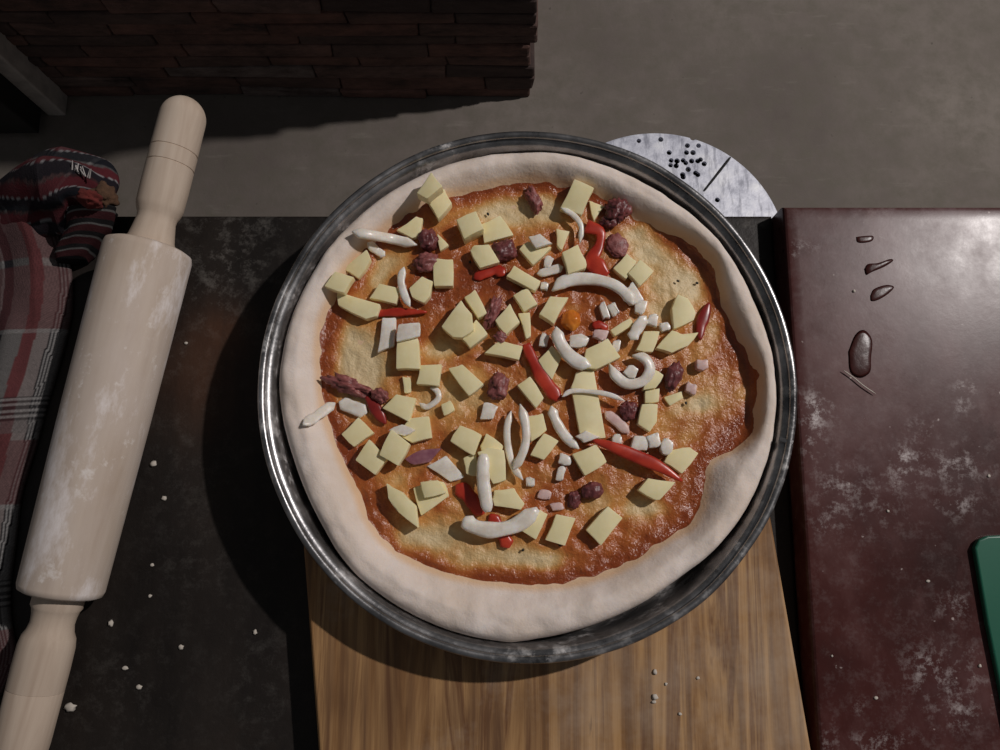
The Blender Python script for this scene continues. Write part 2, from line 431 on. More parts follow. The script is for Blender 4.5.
# wooden board (its far end is under the pan)
bl = empty('cutting_board', (U(555, 600, ZB).x, U(555, 600, ZB).y, ZT), 'scratched brown wooden board under the front of the pan', 'board')
L = bl.location
pl, pr = (U(289.5, 318, ZB), U(733, 318, ZB)); ql, qr = (U(336, 940, ZB), U(841, 940, ZB))
NX, NY = 60, 80; V = []
for j in range(NY + 1):
    a = pl.lerp(ql, j / NY); b = pr.lerp(qr, j / NY)
    for i in range(NX + 1): V.append(a.lerp(b, i / NX) - L)
Fc = [(j * (NX + 1) + i, (j + 1) * (NX + 1) + i, (j + 1) * (NX + 1) + i + 1, j * (NX + 1) + i + 1) for j in range(NY) for i in range(NX)]
W = NX + 1
ring = [i for i in range(W)] + [j * W + NX for j in range(1, NY + 1)] + [NY * W + i for i in range(NX - 1, -1, -1)] + [j * W for j in range(NY - 1, 0, -1)]
cen = sum((Vector(V[i]) for i in ring), Vector()) / len(ring)
prev = ring
for out, dn in ((.0009, .0003), (.0022, .0016), (.0026, .004), (.0026, .0225), (.001, .025)):
    cur = []
    for idx in ring:
        p = Vector(V[idx]); j, i = divmod(idx, W)
        p += Vector((-out if i == 0 else out if i == NX else 0, out if j == 0 else -out if j == NY else 0, -dn)); V.append(p); cur.append(len(V) - 1)
    for i in range(len(ring)): Fc.append((prev[i], cur[i], cur[(i + 1) % len(ring)], prev[(i + 1) % len(ring)]))
    prev = cur
Fc.append(tuple(prev))
bo = mesh_obj('plank', V, Fc, M['board'], bl, smooth=False)
bm = bmesh.new(); bm.from_mesh(bo.data); bmesh.ops.recalc_face_normals(bm, faces=bm.faces); bm.to_mesh(bo.data); bm.free()
patch(bo, 'stain_shade', [(370, 700, 70, 70, .28), (520, 710, 60, 40, .2), (392, 690, 10, 90, .5), (350, 620, 9, 60, .15), (620, 640, 12, 60, .45), (640, 720, 10, 50, .45), (470, 720, 40, 30, .3), (545, 700, 30, 20, .2), (412, 650, 4, 4, .7), (470, 648, 8, 5, .8), (730, 690, 4, 60, .5), (717, 600, 4, 50, .35), (766, 560, 3, 20, .4), (340, 700, 12, 18, .3), (345, 660, 8, 20, .3), (580, 690, 5, 60, .3), (520, 660, 5, 50, .25)], 0)  # first broad blob paints the pan's shadow at lower left; the rest are stains

# ------------------------------------------------------------------ pizza pan
PC = (U(258, 405, ZRIM) + U(797, 405, ZRIM)) / 2
RY = (U(520, 134, ZRIM).y - U(525, 660, ZRIM).y) / 2
PC.y = (U(520, 134, ZRIM).y + U(525, 660, ZRIM).y) / 2
RR = ((U(797, 405, ZRIM) - U(258, 405, ZRIM)).length / 2 + RY) / 2 + .0016
pass
pan = empty('pizza_pan', (PC.x, PC.y, ZB), 'round dark metal pizza pan, floured rim, holding the raw pizza', 'pan')
H = ZRIM - ZB
prof = [(0, .0015), (RR - .0150, .0015), (RR - .0125, .0025), (RR - .0112, .006), (RR - .0085, H - .0062), (RR - .0074, H - .0046), (RR - .0020, H - .0012),
        (RR - .0016, H - .0026), (RR - .0066, H - .0060), (RR - .0076, H - .0075), (RR - .0100, .0055), (RR - .0120, .0008), (RR - .0150, 0), (0, 0)]
bm = lathe_bm(prof, 180)
for v in bm.verts:
    r = math.hypot(v.co.x, v.co.y)
    if r > .15:
        k = 1 + .004 * noise.noise((v.co.x * 18, v.co.y * 18, 3)) * (v.co.z / H)
        v.co.x *= k; v.co.y *= k
bm_obj('dish', bm, M['pan'], pan, True)
prof = [(RR - .0022 + .0026 * math.cos(a), H - .0012 + .0022 * math.sin(a)) for a in [2 * PI * k / 10 for k in range(10)]]
bm = lathe_bm(prof, 180, True)
for v in bm.verts:
    k = 1 + .004 * noise.noise((v.co.x * 18, v.co.y * 18, 3)); v.co.x *= k; v.co.y *= k
    v.co.z += .0006 * noise.noise((v.co.x * 40, v.co.y * 40, 8))
bm_obj('rolled_rim', bm, M['pan'], pan, True)
# overlapping joint of the rim at the right
ja = math.atan2(U(787, 441, ZRIM).y - PC.y, U(787, 441, ZRIM).x - PC.x)
js = bmesh.new(); box_bm(js, (-.0060, -.0016, -.0022), (.0034, .0016, .0009), .0008)
jo = bm_obj('rim_joint', js, M['pan'], pan)
jo.location = ((RR - .0035) * math.cos(ja), (RR - .0035) * math.sin(ja), H - .0010); jo.rotation_euler = (0, -.3, ja - .1)

# ------------------------------------------------------------------ pizza
DC = PC.copy(); DC.z = 0
def outline(pts, z):
    a = []
    for px, py in pts:
        p = U(px, py, z) - DC; a.append((math.atan2(p.y, p.x), math.hypot(p.x, p.y)))
    a.sort(); n = len(a)
    ext = [(t - 2 * PI, r) for t, r in a] + a + [(t + 2 * PI, r) for t, r in a]
    def f(th):
        th = (th + PI) % (2 * PI) - PI
        for i in range(n - 1, 2 * n + 1):
            if ext[i][0] <= th <= ext[i + 1][0]:
                t0, r0 = ext[i]; t1, r1 = ext[i + 1]; u = (th - t0) / max(t1 - t0, 1e-6)
                m0 = (r1 - ext[i - 1][1]) / max(t1 - ext[i - 1][0], 1e-6) * (t1 - t0)
                m1 = (ext[i + 2][1] - r0) / max(ext[i + 2][0] - t0, 1e-6) * (t1 - t0)
                return (2 * u ** 3 - 3 * u * u + 1) * r0 + (u ** 3 - 2 * u * u + u) * m0 + (-2 * u ** 3 + 3 * u * u) * r1 + (u ** 3 - u * u) * m1
        return a[0][1]
    return f
Rout0 = outline([(520, 147), (560, 150), (600, 160), (635, 170), (670, 187), (710, 222), (740, 258), (762, 295), (778, 335), (784, 372), (780, 412), (768, 460), (752, 498), (733, 528), (706, 557), (672, 583), (640, 604), (600, 622), (560, 634), (520, 641), (478, 643),
    (450, 634), (420, 622), (392, 604), (365, 583), (342, 558), (322, 525), (305, 490), (292, 455), (283, 420), (279, 385), (283, 350), (290, 318), (302, 290), (318, 262), (335, 238), (358, 214), (385, 192), (405, 172), (430, 158), (470, 149)], ZD + .010)
Rin = outline([(440, 197), (470, 190), (500, 183), (530, 180), (560, 183), (600, 194), (645, 218), (690, 243), (712, 262), (722, 295), (735, 330), (748, 352), (758, 375), (757, 405), (754, 430), (740, 448), (714, 462), (708, 485), (704, 505), (690, 528), (668, 540), (650, 553), (620, 570), (585, 582), (550, 588), (500, 586),
    (450, 577), (410, 562), (385, 545), (365, 518), (354, 490), (338, 455), (328, 430), (320, 400), (317, 370), (318, 340), (322, 318), (335, 292), (345, 270), (362, 250), (385, 228), (410, 210)], ZD + .004)
Rout = lambda th: min(Rout0(th) * 1.008, RR - .0094)
HC = .0165
def wall_z(r):
    P_ = [(0, .0015), (RR - .0125, .0025), (RR - .0112, .006), (RR - .0085, H - .0062), (RR, H)]
    for (a, b), (c, d) in zip(P_[:-1], P_[1:]):
        if r <= c: return ZB + b + (d - b) * (r - a) / (c - a)
    return ZB + H
def dough_z(x, y):
    """top of the dough at a world point"""
    th = math.atan2(y - DC.y, x - DC.x); r = math.hypot(x - DC.x, y - DC.y)
    ri = Rin(th) - .007; ro = Rout(th)
    z = ZD + .0011 * noise.noise((x * 45, y * 45, 1)) + .0006 * noise.noise((x * 110, y * 110, 2))
    if r > ri:
        u = min((r - ri) / (ro - ri), 1)
        a_ = min(1, u / .62); a_ = a_ * a_ * (3 - 2 * a_); b_ = max(0, (u - .68) / .32)
        bump = a_ * max(0, 1 - b_ ** 3.2) ** .5
        hh = HC * (1 + .10 * noise.noise((math.cos(th) * 3, math.sin(th) * 3, 5)))
        z += hh * bump + (.0012 * noise.noise((x * 60, y * 60, 4)) + .0007 * noise.noise((x * 160, y * 160, 6))) * bump
    return z
pizza = empty('pizza', (DC.x, DC.y, ZB + .002), 'raw round pizza with tomato sauce on floured dough, in the pan', 'pizza')
PL = Vector((DC.x, DC.y, ZB + .002))
NT, NR = 300, 84; V = []; oil = []
for i in range(NR + 1):
    for k in range(NT):
        th = 2 * PI * k / NT; ro = Rout(th); f = i / NR
        s = f / .5 * .7 if f < .5 else .7 + (f - .5) / .5 * .3
        r = ro * s * (1 + (-.002 + .004 * noise.noise((math.cos(th) * 9, math.sin(th) * 9, 2)) if s > .9 else 0))
        x, y = DC.x + r * math.cos(th), DC.y + r * math.sin(th)
        V.append(Vector((x, y, dough_z(x, y))) - PL)
        d = r - Rin(th); oil.append(max(0, min(1, 1 - d / .0035)) * .6)
Fc = []
for i in range(NR):
    for k in range(NT):
        j = (k + 1) % NT; Fc.append((i * NT + k, (i + 1) * NT + k, (i + 1) * NT + j, i * NT + j))
base = NR * NT
for dr, dz in ((-.0003, -.0025), (-.0020, -.006), (-.006, 0)):
    b0 = len(V)
    for k in range(NT):
        p = V[NR * NT + k]; th = 2 * PI * k / NT; r = Vector((p.x, p.y)).length + dr
        z = .0005 if dr < -.005 else max(.0008, p.z + dz)
        V.append(Vector((r * math.cos(th), r * math.sin(th), z))); oil.append(0)
    for k in range(NT):
        j = (k + 1) % NT; Fc.append((base + k, b0 + k, b0 + j, base + j))
    base = b0
Fc.append(tuple(base + k for k in range(NT))[::-1])
cr = mesh_obj('crust', V, Fc, M['dough'], pizza); floats(cr.data, 'oil', oil)
cr['label'] = 'pale floured raw dough rim'

PALE = [(358, 378, 26, 46, 1.0), (350, 345, 16, 26, .5), (372, 360, 14, 30, .5), (500, 212, 52, 14, 1.0), (545, 205, 25, 14, .7), (648, 246, 20, 30, 1.0), (640, 230, 16, 14, .7), (690, 286, 19, 24, 1.1), (662, 300, 16, 22, .8), (700, 404, 20, 10, .8),
    (440, 540, 42, 20, .9), (500, 560, 50, 13, .8), (405, 535, 20, 14, .7), (645, 508, 26, 10, .8), (612, 500, 20, 16, .3), (352, 492, 10, 8, .9), (390, 262, 18, 14, .8), (377, 280, 10, 10, .8), (455, 398, 30, 28, .45), (744, 392, 8, 12, .8), (716, 328, 8, 14, .6), (700, 350, 12, 14, .2),
    (440, 350, 20, 10, .7), (560, 430, 90, 60, .15), (480, 480, 40, 30, .4), (395, 480, 12, 8, .4), (590, 505, 20, 10, .2), (415, 400, 16, 24, .3), (540, 560, 20, 10, .6), (740, 370, 8, 12, .4)]
RED = [(440, 290, 42, 26, .55), (410, 330, 25, 20, .2), (735, 440, 20, 22, .5), (712, 478, 20, 22, .6), (690, 515, 25, 15, .2), (335, 340, 12, 70, .3), (520, 185, 70, 6, .4), (470, 268, 30, 18, .4), (540, 470, 40, 40, .15), (620, 420, 50, 50, .2), (700, 265, 20, 14, .3), (500, 300, 30, 40, .3), (600, 310, 60, 30, .2), (430, 440, 60, 30, .1)]
SR = 110; ST = 320; V = []; T = []
for i in range(SR + 1):
    for k in range(ST):
        th = 2 * PI * k / ST
        ri = Rin(th) * (1 + .012 * noise.noise((math.cos(th) * 14, math.sin(th) * 14, 9)))
        s = (i / SR) ** .75; r = ri * s
        x, y = DC.x + r * math.cos(th), DC.y + r * math.sin(th)
        e = max(0, min(1, (ri - r) / .006))
        p = PX((x, y, ZD))
        pale = blobsum(p, PALE); red = blobsum(p, RED)
        n1 = noise.noise((x * 70, y * 70, 11)); n2 = noise.noise((x * 28, y * 28, 12))
        edge = math.exp(-((ri - r) / .013) ** 2)
        t = .66 + .45 * edge + .50 * red - .74 * pale * (1 - .35 * edge) + .20 * n1 + .22 * n2
        t = max(0, min(1, t)); T.append(t)
        z = dough_z(x, y) + (-.0012 + e * (.0018 + .0016 * t + .0012 * noise.noise((x * 130, y * 130, 15)) + .0006 * noise.noise((x * 320, y * 320, 16))))
        V.append(Vector((x, y, z)) - PL)
Fc = [(i * ST + k, (i + 1) * ST + k, (i + 1) * ST + (k + 1) % ST, i * ST + (k + 1) % ST) for i in range(SR) for k in range(ST)]
sa = mesh_obj('tomato_sauce', V, Fc, M['sauce'], pizza); floats(sa.data, 't', T)
sa['label'] = 'glossy orange red tomato sauce, dough showing through in patches'

# ------------------------------------------------------------------ toppings
def base_z(pts):
    zs = []
    for px, py in pts:
        p = U(px, py, ZD + .005); zs.append(dough_z(p.x, p.y))
    return sorted(zs)[len(zs) // 2] + .0008
def chunk(name, poly, th, lift, mat, label, cat, group, tilt=(0, 0), bev=.0009, irregular=.0):
    cx = sum(p[0] for p in poly) / len(poly); cy = sum(p[1] for p in poly) / len(poly)
    z0 = max(base_z([(cx, cy)] + [((p[0] + cx) / 2, (p[1] + cy) / 2) for p in poly]), ZD) + lift / 1000; z1 = z0 + th / 1000
    P = [U(px, py, z1) for px, py in poly]
    o = sum(P, Vector()) / len(P); o.z = z0
    # small cuts between corners keep the knife-cut outline a little uneven
    Q = []
    for i, p in enumerate(P):
        q = P[(i + 1) % len(P)]; Q.append(p - o)
        m = p.lerp(q, random.uniform(.35, .65)) - o
        d = (q - p); nrm = Vector((-d.y, d.x, 0)).normalized()
        Q.append(m + nrm * random.uniform(-.0006, .0006))
    bm = bmesh.new(); vs = [bm.verts.new((q.x * .99, q.y * .99, 0)) for q in Q]
    f = bm.faces.new(vs); e = bmesh.ops.extrude_face_region(bm, geom=[f])
    tops = [v for v in e['geom'] if isinstance(v, bmesh.types.BMVert)]
    for v in tops: v.co = Vector((v.co.x / .99, v.co.y / .99, th / 1000))
    for v in bm.verts:
        v.co.z += v.co.x * tilt[0] + v.co.y * tilt[1] + .0003 * noise.noise(v.co * 300 + o * 100)
    bmesh.ops.recalc_face_normals(bm, faces=bm.faces)
    bmesh.ops.bevel(bm, geom=list(bm.edges), offset=bev, segments=2, affect='EDGES', profile=.6)
    ob = bm_obj(name, bm, mat, loc=o); smooth_by_angle(ob, 50)
    return tag(ob, label, cat, group)
CG = 'cheese pieces scattered over the pizza'
def cheese(label, poly, th=8, lift=0, tilt=(0, 0)):
    return chunk('cheese_piece', poly, th, lift, M['cheese'], label, 'cheese', CG, tilt)
OG = 'onion pieces scattered over the pizza'
def onion(label, pts, w, lift=1.0, mat='onion', thk=.0028, curl=.25, taper=.2, arch=0.):
    z = [base_z([p]) + lift / 1000 + thk / 2 + .001 + arch / 1000 * math.sin(PI * i / (len(pts) - 1)) for i, p in enumerate(pts)]
    P = [U(p[0], p[1], zz) for p, zz in zip(pts, z)]
    s = (CAMZ - z[0]) / F
    return tag(sweep('onion_sliver', P, w * s, thk, M[mat], taper, curl), label, 'onion', OG)
def onion_bit(label, poly, th=4, lift=.5, mat='onion', tilt=(0, 0)):
    return chunk('onion_bit', poly, th, lift, M[mat], label, 'onion', OG, tilt, .0013)
def rect(cx, cy, w, h, a=0):
    a = math.radians(a); c, s = math.cos(a), math.sin(a)
    j = lambda: random.uniform(.68, 1.18)
    q = [(-w / 2, -h / 2), (0, -h / 2 * 1.15), (w / 2 * .9, -h / 2), (w / 2, h / 2 * .8), (w / 8, h / 2 * 1.1), (-w / 2 * .92, h / 2)]
    q = [(x * j(), y * j()) for x, y in q]
    return [(cx + x * c - y * s, cy + x * s + y * c) for x, y in q]
def pepper(label, pts, w, lift=.5, mat='pepper', thk=.0032, wprof=None, curl=0.):
    z = [base_z([p]) + lift / 1000 + thk / 2 + .0008 for p in pts]
    P = [U(p[0], p[1], zz) for p, zz in zip(pts, z)]
    s = (CAMZ - z[0]) / F
    return tag(sweep('pepper_strip', P, w * s, thk, M[mat], .3, curl, sq=2.4, wprof=wprof), label, 'pepper', 'red pepper strips on the pizza')
def meat(label, cx, cy, w, h, a=0, th=8, lift=0, mat='meat', lump=.35, seed=None):
    z = base_z([(cx, cy)]) + lift / 1000
    o = U(cx, cy, z + th / 2000); s = (CAMZ - o.z) / F
    bm = bmesh.new(); bmesh.ops.create_icosphere(bm, subdivisions=4, radius=1)
    ca, sa_ = math.cos(math.radians(-a)), math.sin(math.radians(-a)); sd = seed or (cx * 1.7 + cy)
    for v in bm.verts:
        n = v.co.normalized()
        k = 1 + lump * noise.noise(n * 1.6 + Vector((sd, 0, 0))) + lump * .7 * noise.noise(n * 4 + Vector((0, sd, 0))) + lump * .3 * noise.noise(n * 9 + Vector((0, 0, sd)))
        x, y, zz = n.x * k * w / 2 * s, n.y * k * h / 2 * s, max(-.9, n.z * k) * th / 2000
        v.co = (x * ca - y * sa_, x * sa_ + y * ca, zz)
    return tag(bm_obj('meat_piece', bm, M[mat], smooth=True, loc=o), label, 'meat', 'bits of cured meat on the pizza')

# --- sauce soaked strips and meats first, then cheese, then onion on top
taper2 = lambda s: max(.12, math.sin(PI * min(1, max(0, s * .96 + .02))) ** .6)
pepper('red pepper strip with white rib beside the dark meat lump, upper right', [(586, 226), (600, 232), (599, 246), (593, 258), (598, 268), (607, 276)], 17, 3, wprof=lambda s: .8 + .3 * math.cos(s * 9), curl=.4)
pepper('small orange red pepper strip under the cheese, left of top centre', [(474, 279), (484, 273), (496, 270), (505, 275)], 12)
pepper('thin red pepper strip above two white onion chunks, left side', [(367, 317), (384, 313), (404, 312), (427, 312)], 9, 1.5, wprof=taper2)
pepper('wide red pepper strip leaning down the middle of the pizza', [(526, 344), (533, 360), (545, 381), (559, 400)], 15, 2, wprof=lambda s: .6 + .55 * s if s < .9 else 1.0 - (s - .9) * 5)
pepper('long pointed red pepper strip crossing two cheese slices, lower right', [(592, 440), (613, 447), (640, 458), (660, 467), (682, 481)], 13, 7, wprof=taper2)
pepper('dark red pepper strip along the right edge of the sauce', [(709, 303), (705, 314), (701, 326), (700, 340)], 12, .8, mat='dpepper', wprof=taper2)
pepper('red pepper strip partly under the vertical onion sliver, lower left', [(456, 485), (466, 493), (476, 505), (484, 514)], 15)
pepper('red pepper tip poking out below the thick curved onion sliver, bottom', [(490, 514), (498, 526), (504, 537), (509, 548)], 13)
pepper('small dark red pepper scrap below the long meat strip, far left', [(366, 397), (373, 405), (379, 414), (386, 424)], 12, 1, mat='dpepper', wprof=taper2)
pepper('tiny red pepper scrap among onions right of centre', [(592, 326), (600, 325), (607, 330)], 9, .5)

meat('dark meat crumb on the onion end, upper left', 428, 240, 20, 22, 20, 9, 1, 'dmeat')
meat('reddish meat crumb below the onion end, upper left', 427, 262, 24, 20, -20, 9, .5)
meat('lone pinkish meat crumb near the top edge of the sauce', 534, 200, 14, 28, -25, 9)
meat('dark brown meat crumb between cheese slices, top centre', 504, 251, 26, 22, 0, 9, .5, 'dmeat')
meat('large dark purple meat lump near the crust, upper right', 618, 210, 24, 26, 30, 11, .5, 'dmeat', .5)
meat('smaller meat lump just under the purple one, upper right', 609, 222, 18, 14, 0, 8, .5, 'dmeat')
meat('flat dark red meat slice right of the ribbed pepper strip', 617, 246, 22, 26, -30, 4, .5, 'meat', .2)
meat('thin upright meat crumb left of centre between cheese cubes', 492, 313, 13, 32, 18, 8, .5, 'meat', .5)
meat('round meat crumb alone at the centre', 498, 386, 19, 27, 5, 9, 0, 'meat', .4)
meat('long meat strip near the left edge of the sauce', 347, 385, 46, 15, 18, 9, .5, 'meat', .5)
meat('short meat end beside the square cheese, left', 380, 396, 18, 14, 30, 8, .5, 'meat', .4)
meat('purple meat piece leaning on cheese, right side', 673, 377, 16, 30, 18, 9, 2, 'dmeat', .3)
meat('dark meat bit in the shadow right of the long cheese strip', 629, 411, 16, 20, 0, 6, 0, 'dmeat')
meat('shiny purple oval meat piece near the bottom right', 592, 491, 22, 17, -20, 8, .5, 'dmeat', .2)
meat('small purple meat bit left of the shiny oval one', 574, 500, 13, 17, 15, 6, 0, 'dmeat', .3)
meat('little pink meat bit on the slanted cheese slice, centre', 500, 337, 12, 11, 0, 4, 8, 'meat')
tag(meat('x', 571, 320, 20, 22, 0, 9, 0, 'tomato', .15), 'orange translucent tomato lump inside the onion arc', 'tomato').name = 'tomato_lump'
tl = bpy.data.objects['tomato_lump']; del tl['group']

cheese('cheese slice leaning on the crust, topmost at the upper left', [(416, 192), (431, 171), (443, 187), (427, 199)], 11, 5, (.2, -.1))
cheese('cheese piece joined below the topmost upper left slice', [(427, 200), (444, 188), (452, 203), (438, 219)], 9, 2)
cheese('tall cheese cube showing a shaded side, upper left of centre', [(456, 219), (476, 211), (484, 229), (464, 239)], 14, 0, (.1, 0))
cheese('flat cheese square right of the tall cube', [(481, 224), (500, 215), (514, 235), (484, 243)], 5)
cheese('wedge of cheese above the pale onion sliver, upper left', [(396, 230), (416, 216), (423, 218), (420, 236), (412, 238)], 6)
cheese('small cheese triangle behind the dark meat crumb', [(437, 233), (449, 245), (440, 251)], 5)
cheese('upright cheese rectangle right of the reddish meat crumb', [(433, 266), (436, 258), (453, 259), (453, 286), (434, 286)], 8)
cheese('cheese slice left of the dark brown meat crumb, top', [(470, 250), (474, 245), (489, 244), (500, 262), (480, 268)], 8, 2)
cheese('cheese slice tilted under the onion fork, left', [(342, 268), (367, 250), (371, 260), (358, 278)], 7, 0, (.15, .1))
cheese('square cheese overhanging the left crust', [(324, 286), (335, 271), (354, 277), (344, 293)], 8, 2)
cheese('long cheese rectangle touching the thin red pepper, left', [(337, 291), (380, 304), (377, 316), (366, 319), (338, 305)], 8, 1)
cheese('cheese square right above the long rectangle, left', [(379, 283), (400, 288), (396, 304), (369, 298)], 7)
cheese('cheese piece with a dark speck beside a small onion sliver', [(409, 288), (422, 276), (433, 281), (430, 296), (424, 303), (412, 297)], 8)
cheese('small upright cheese stick above the big broken piece', [(464, 297), (475, 289), (487, 313), (478, 318)], 9)
cheese('leaning cheese slice at the very top, onion below it', [(574, 180), (594, 189), (582, 214), (560, 207)], 7, 4, (.1, .2))
cheese('narrow cheese wedge below the topmost slice', [(556, 228), (570, 231), (562, 250), (557, 245)], 6)
cheese('cheese block left of the ribbed red pepper', [(562, 252), (578, 244), (586, 260), (586, 268), (568, 274)], 11)
cheese('pale cheese corner left of the big purple meat lump', [(589, 200), (605, 206), (594, 221)], 4)
cheese('left one of two joined cheese squares, upper right', [(613, 268), (627, 253), (637, 261), (626, 279)], 7)
cheese('right one of two joined cheese squares, upper right', [(628, 273), (640, 259), (654, 271), (640, 286)], 8, 1)
cheese('cheese slice under a white onion chip, top centre', [(519, 249), (528, 241), (552, 247), (533, 265)], 7)
cheese('slanted cheese rectangle below the chipped slice, top centre', [(506, 276), (514, 265), (541, 281), (535, 291)], 8, 2)
cheese('cheese square below the slanted rectangle, centre top', [(513, 295), (528, 288), (538, 304), (524, 312)], 8)
cheese('jagged cheese piece left of the dark red pepper, right side', [(672, 308), (678, 294), (688, 298), (696, 312), (694, 320), (674, 329)], 8)
cheese('ragged cheese slice below the jagged one, right side', [(656, 348), (672, 330), (682, 334), (699, 332), (688, 346), (672, 353)], 8, 1)
cheese('small cheese stick among the onion bits, right of centre', [(610, 330), (630, 318), (634, 324), (615, 336)], 7, 1)
cheese('cheese square under the short onion sliver, right of centre', [(636, 350), (644, 331), (660, 331), (653, 352)], 7)
cheese('cheese slab under the round onion arc, centre right', [(586, 349), (608, 338), (621, 357), (597, 369), (584, 368)], 9, 2)
cheese('cheese cube beside the purple meat piece, right', [(646, 374), (652, 368), (664, 375), (656, 388), (643, 390)], 8)
cheese('long narrow cheese strip below the round onion arc', [(571, 387), (576, 372), (594, 370), (606, 438), (581, 440)], 7)
cheese('upright cheese stick above the glossy onion clump, right', [(642, 404), (658, 404), (657, 422), (650, 432), (638, 424)], 8)
cheese('little cheese square above that upright stick, right', [(645, 391), (660, 388), (659, 402), (645, 403)], 6)
cheese('cheese slice under the point of the long red pepper', [(664, 462), (672, 450), (690, 447), (699, 453), (682, 474)], 7)
cheese('cheese slice below the long red pepper, lower right', [(638, 490), (648, 478), (676, 482), (660, 500), (653, 499)], 9, 1)
cheese('bright square cheese left of the long red pepper start', [(572, 454), (596, 444), (607, 462), (585, 476)], 9)
cheese('rectangular cheese slice lowest on the right', [(586, 530), (608, 506), (623, 518), (601, 546)], 8, 1)
cheese('cheese square lowest in the middle, right of the curved onion', [(545, 540), (556, 514), (576, 518), (565, 546)], 7)
cheese('square cheese at the top left of the vertical onion sliver', [(450, 441), (460, 425), (482, 435), (474, 456)], 9, 1)
cheese('cheese corner between two cubes above the vertical onion sliver', [(480, 446), (486, 433), (504, 446), (500, 456), (484, 457)], 6)
cheese('tall cheese block right of the vertical onion sliver', [(477, 452), (488, 447), (504, 450), (506, 480), (493, 484)], 11)
cheese('shaded cheese block left of the vertical onion sliver', [(463, 458), (476, 453), (479, 476), (466, 474)], 7)
cheese('cheese piece above the thick curved onion, bottom centre', [(492, 499), (494, 490), (514, 488), (525, 504), (521, 510), (494, 506)], 9)
cheese('cheese wedge under the right end of the thick curved onion', [(520, 530), (540, 509), (548, 514), (536, 540)], 7)
cheese('cheese slice behind the two onion prongs, centre', [(528, 416), (543, 413), (547, 430), (531, 442)], 6)
cheese('cheese rectangle right of the two onion prongs', [(530, 455), (544, 433), (559, 441), (544, 460)], 8)
cheese('cheese square nearest the left edge, lower left', [(341, 434), (358, 417), (374, 433), (354, 447)], 7)
cheese('left one of two overlapping cheese squares, lower left', [(355, 460), (369, 439), (388, 458), (375, 475)], 9, 1)
cheese('upper right one of two overlapping cheese squares, lower left', [(379, 455), (391, 429), (410, 444), (398, 466)], 9, 4)
cheese('cheese slice behind the overlapping squares, left', [(396, 434), (410, 418), (429, 416), (432, 438), (412, 443)], 7)
cheese('almond shaped cheese sliver lowest on the left', [(386, 483), (402, 492), (416, 506), (418, 528), (398, 512), (388, 498)], 11)
cheese('wide cheese slice carrying a smaller one, lower left', [(413, 488), (430, 480), (444, 482), (449, 496), (421, 516)], 6)
cheese('small cheese slice lying on a wider one, lower left', [(420, 482), (438, 480), (446, 493), (424, 498)], 5, 6)
cheese('big broken cheese piece left of centre, casting a wide shadow', [(441, 326), (461, 299), (472, 314), (474, 330), (462, 338), (453, 337)], 9, 5, (.1, -.1))
cheese('cheese piece tucked under the big broken one', [(461, 338), (476, 319), (488, 334), (470, 348)], 9, 1)
cheese('cheese cube right of the thin meat crumb, centre', [(495, 320), (510, 303), (520, 322), (506, 335)], 10)
cheese('thin cheese stick between two cubes, centre top', [(518, 313), (530, 312), (531, 336), (526, 339)], 7)
cheese('cheese rectangle left of the orange tomato lump', [(539, 314), (550, 296), (569, 297), (554, 324)], 10, 1)
cheese('slanted cheese slice with a pink meat bit, centre', [(484, 353), (500, 340), (523, 346), (519, 360)], 8, 2)
cheese('cheese slice right of the wide red pepper, centre', [(538, 360), (552, 345), (562, 357), (552, 380)], 6)
cheese('cheese stick left of the wide red pepper, centre', [(517, 385), (530, 376), (544, 398), (536, 408)], 9)
cheese('lone slanted cheese rectangle left of the round meat crumb', [(448, 368), (462, 364), (484, 384), (469, 396)], 9)
cheese('square cheese right of the upright rectangle, left of centre', [(416, 384), (420, 365), (442, 364), (439, 386)], 8)
cheese('upright cheese rectangle under a white onion chunk, left', [(397, 340), (418, 338), (420, 369), (396, 369)], 9, 1)
cheese('square cheese right of the dark red pepper scrap, left', [(382, 408), (396, 394), (416, 398), (409, 422)], 8)
cheese('small cheese scrap above that square, left', [(402, 376), (410, 377), (411, 392), (404, 393)], 4)
cheese('tiny cheese block alone left of the round meat crumb', [(441, 404), (450, 400), (455, 410), (444, 416)], 6)
cheese('pale cheese scrap below the purple meat piece, right', [(664, 397), (682, 391), (684, 398), (670, 406)], 3)

onion('long onion sliver reaching onto the crust, upper left', [(352, 232), (370, 235), (392, 239), (417, 245)], 11, 2.5, thk=.005)
onion('short onion prong under the long sliver, upper left', [(368, 243), (376, 250), (385, 256)], 9, .5)
onion('small curved onion sliver beside the speckled cheese, left', [(404, 267), (401, 280), (404, 294), (410, 307)], 8, 6)
onion('thin onion sliver hanging from the topmost cheese slice', [(561, 208), (573, 215), (581, 226), (580, 243)], 6, 6)
onion_bit('white onion chip on a cheese slice, top centre', [(528, 236), (540, 233), (553, 243), (536, 248)], 4, 7.5)
onion_bit('little onion bit below the chipped cheese slice', rect(549, 262, 9, 13, 20), 5)
onion('short onion sliver above the big arc, centre top', [(537, 274), (550, 271), (563, 267)], 9, 2)
onion_bit('tiny onion bit left of the big arc', rect(545, 286, 9, 9, 10), 4)
onion('big glossy onion arc right of top centre', [(552, 291), (566, 281), (590, 279), (612, 284), (626, 294), (633, 305)], 13, 4, thk=.005, curl=.3)
onion_bit('onion chunk at the right end of the big arc', rect(632, 295, 17, 22, -25), 5, 2)
onion_bit('pale onion bit below the arc end, right', rect(641, 307, 13, 15, 10), 5)
onion('short fat onion sliver on a cheese square, right of centre', [(631, 340), (637, 329), (646, 316)], 12, 7)
onion_bit('onion cube at the tip of the short fat sliver', rect(653, 320, 12, 13, 15), 6, 2)
onion_bit('onion bit left of the jagged cheese, right side', rect(665, 326, 11, 9, -15), 5, 1)
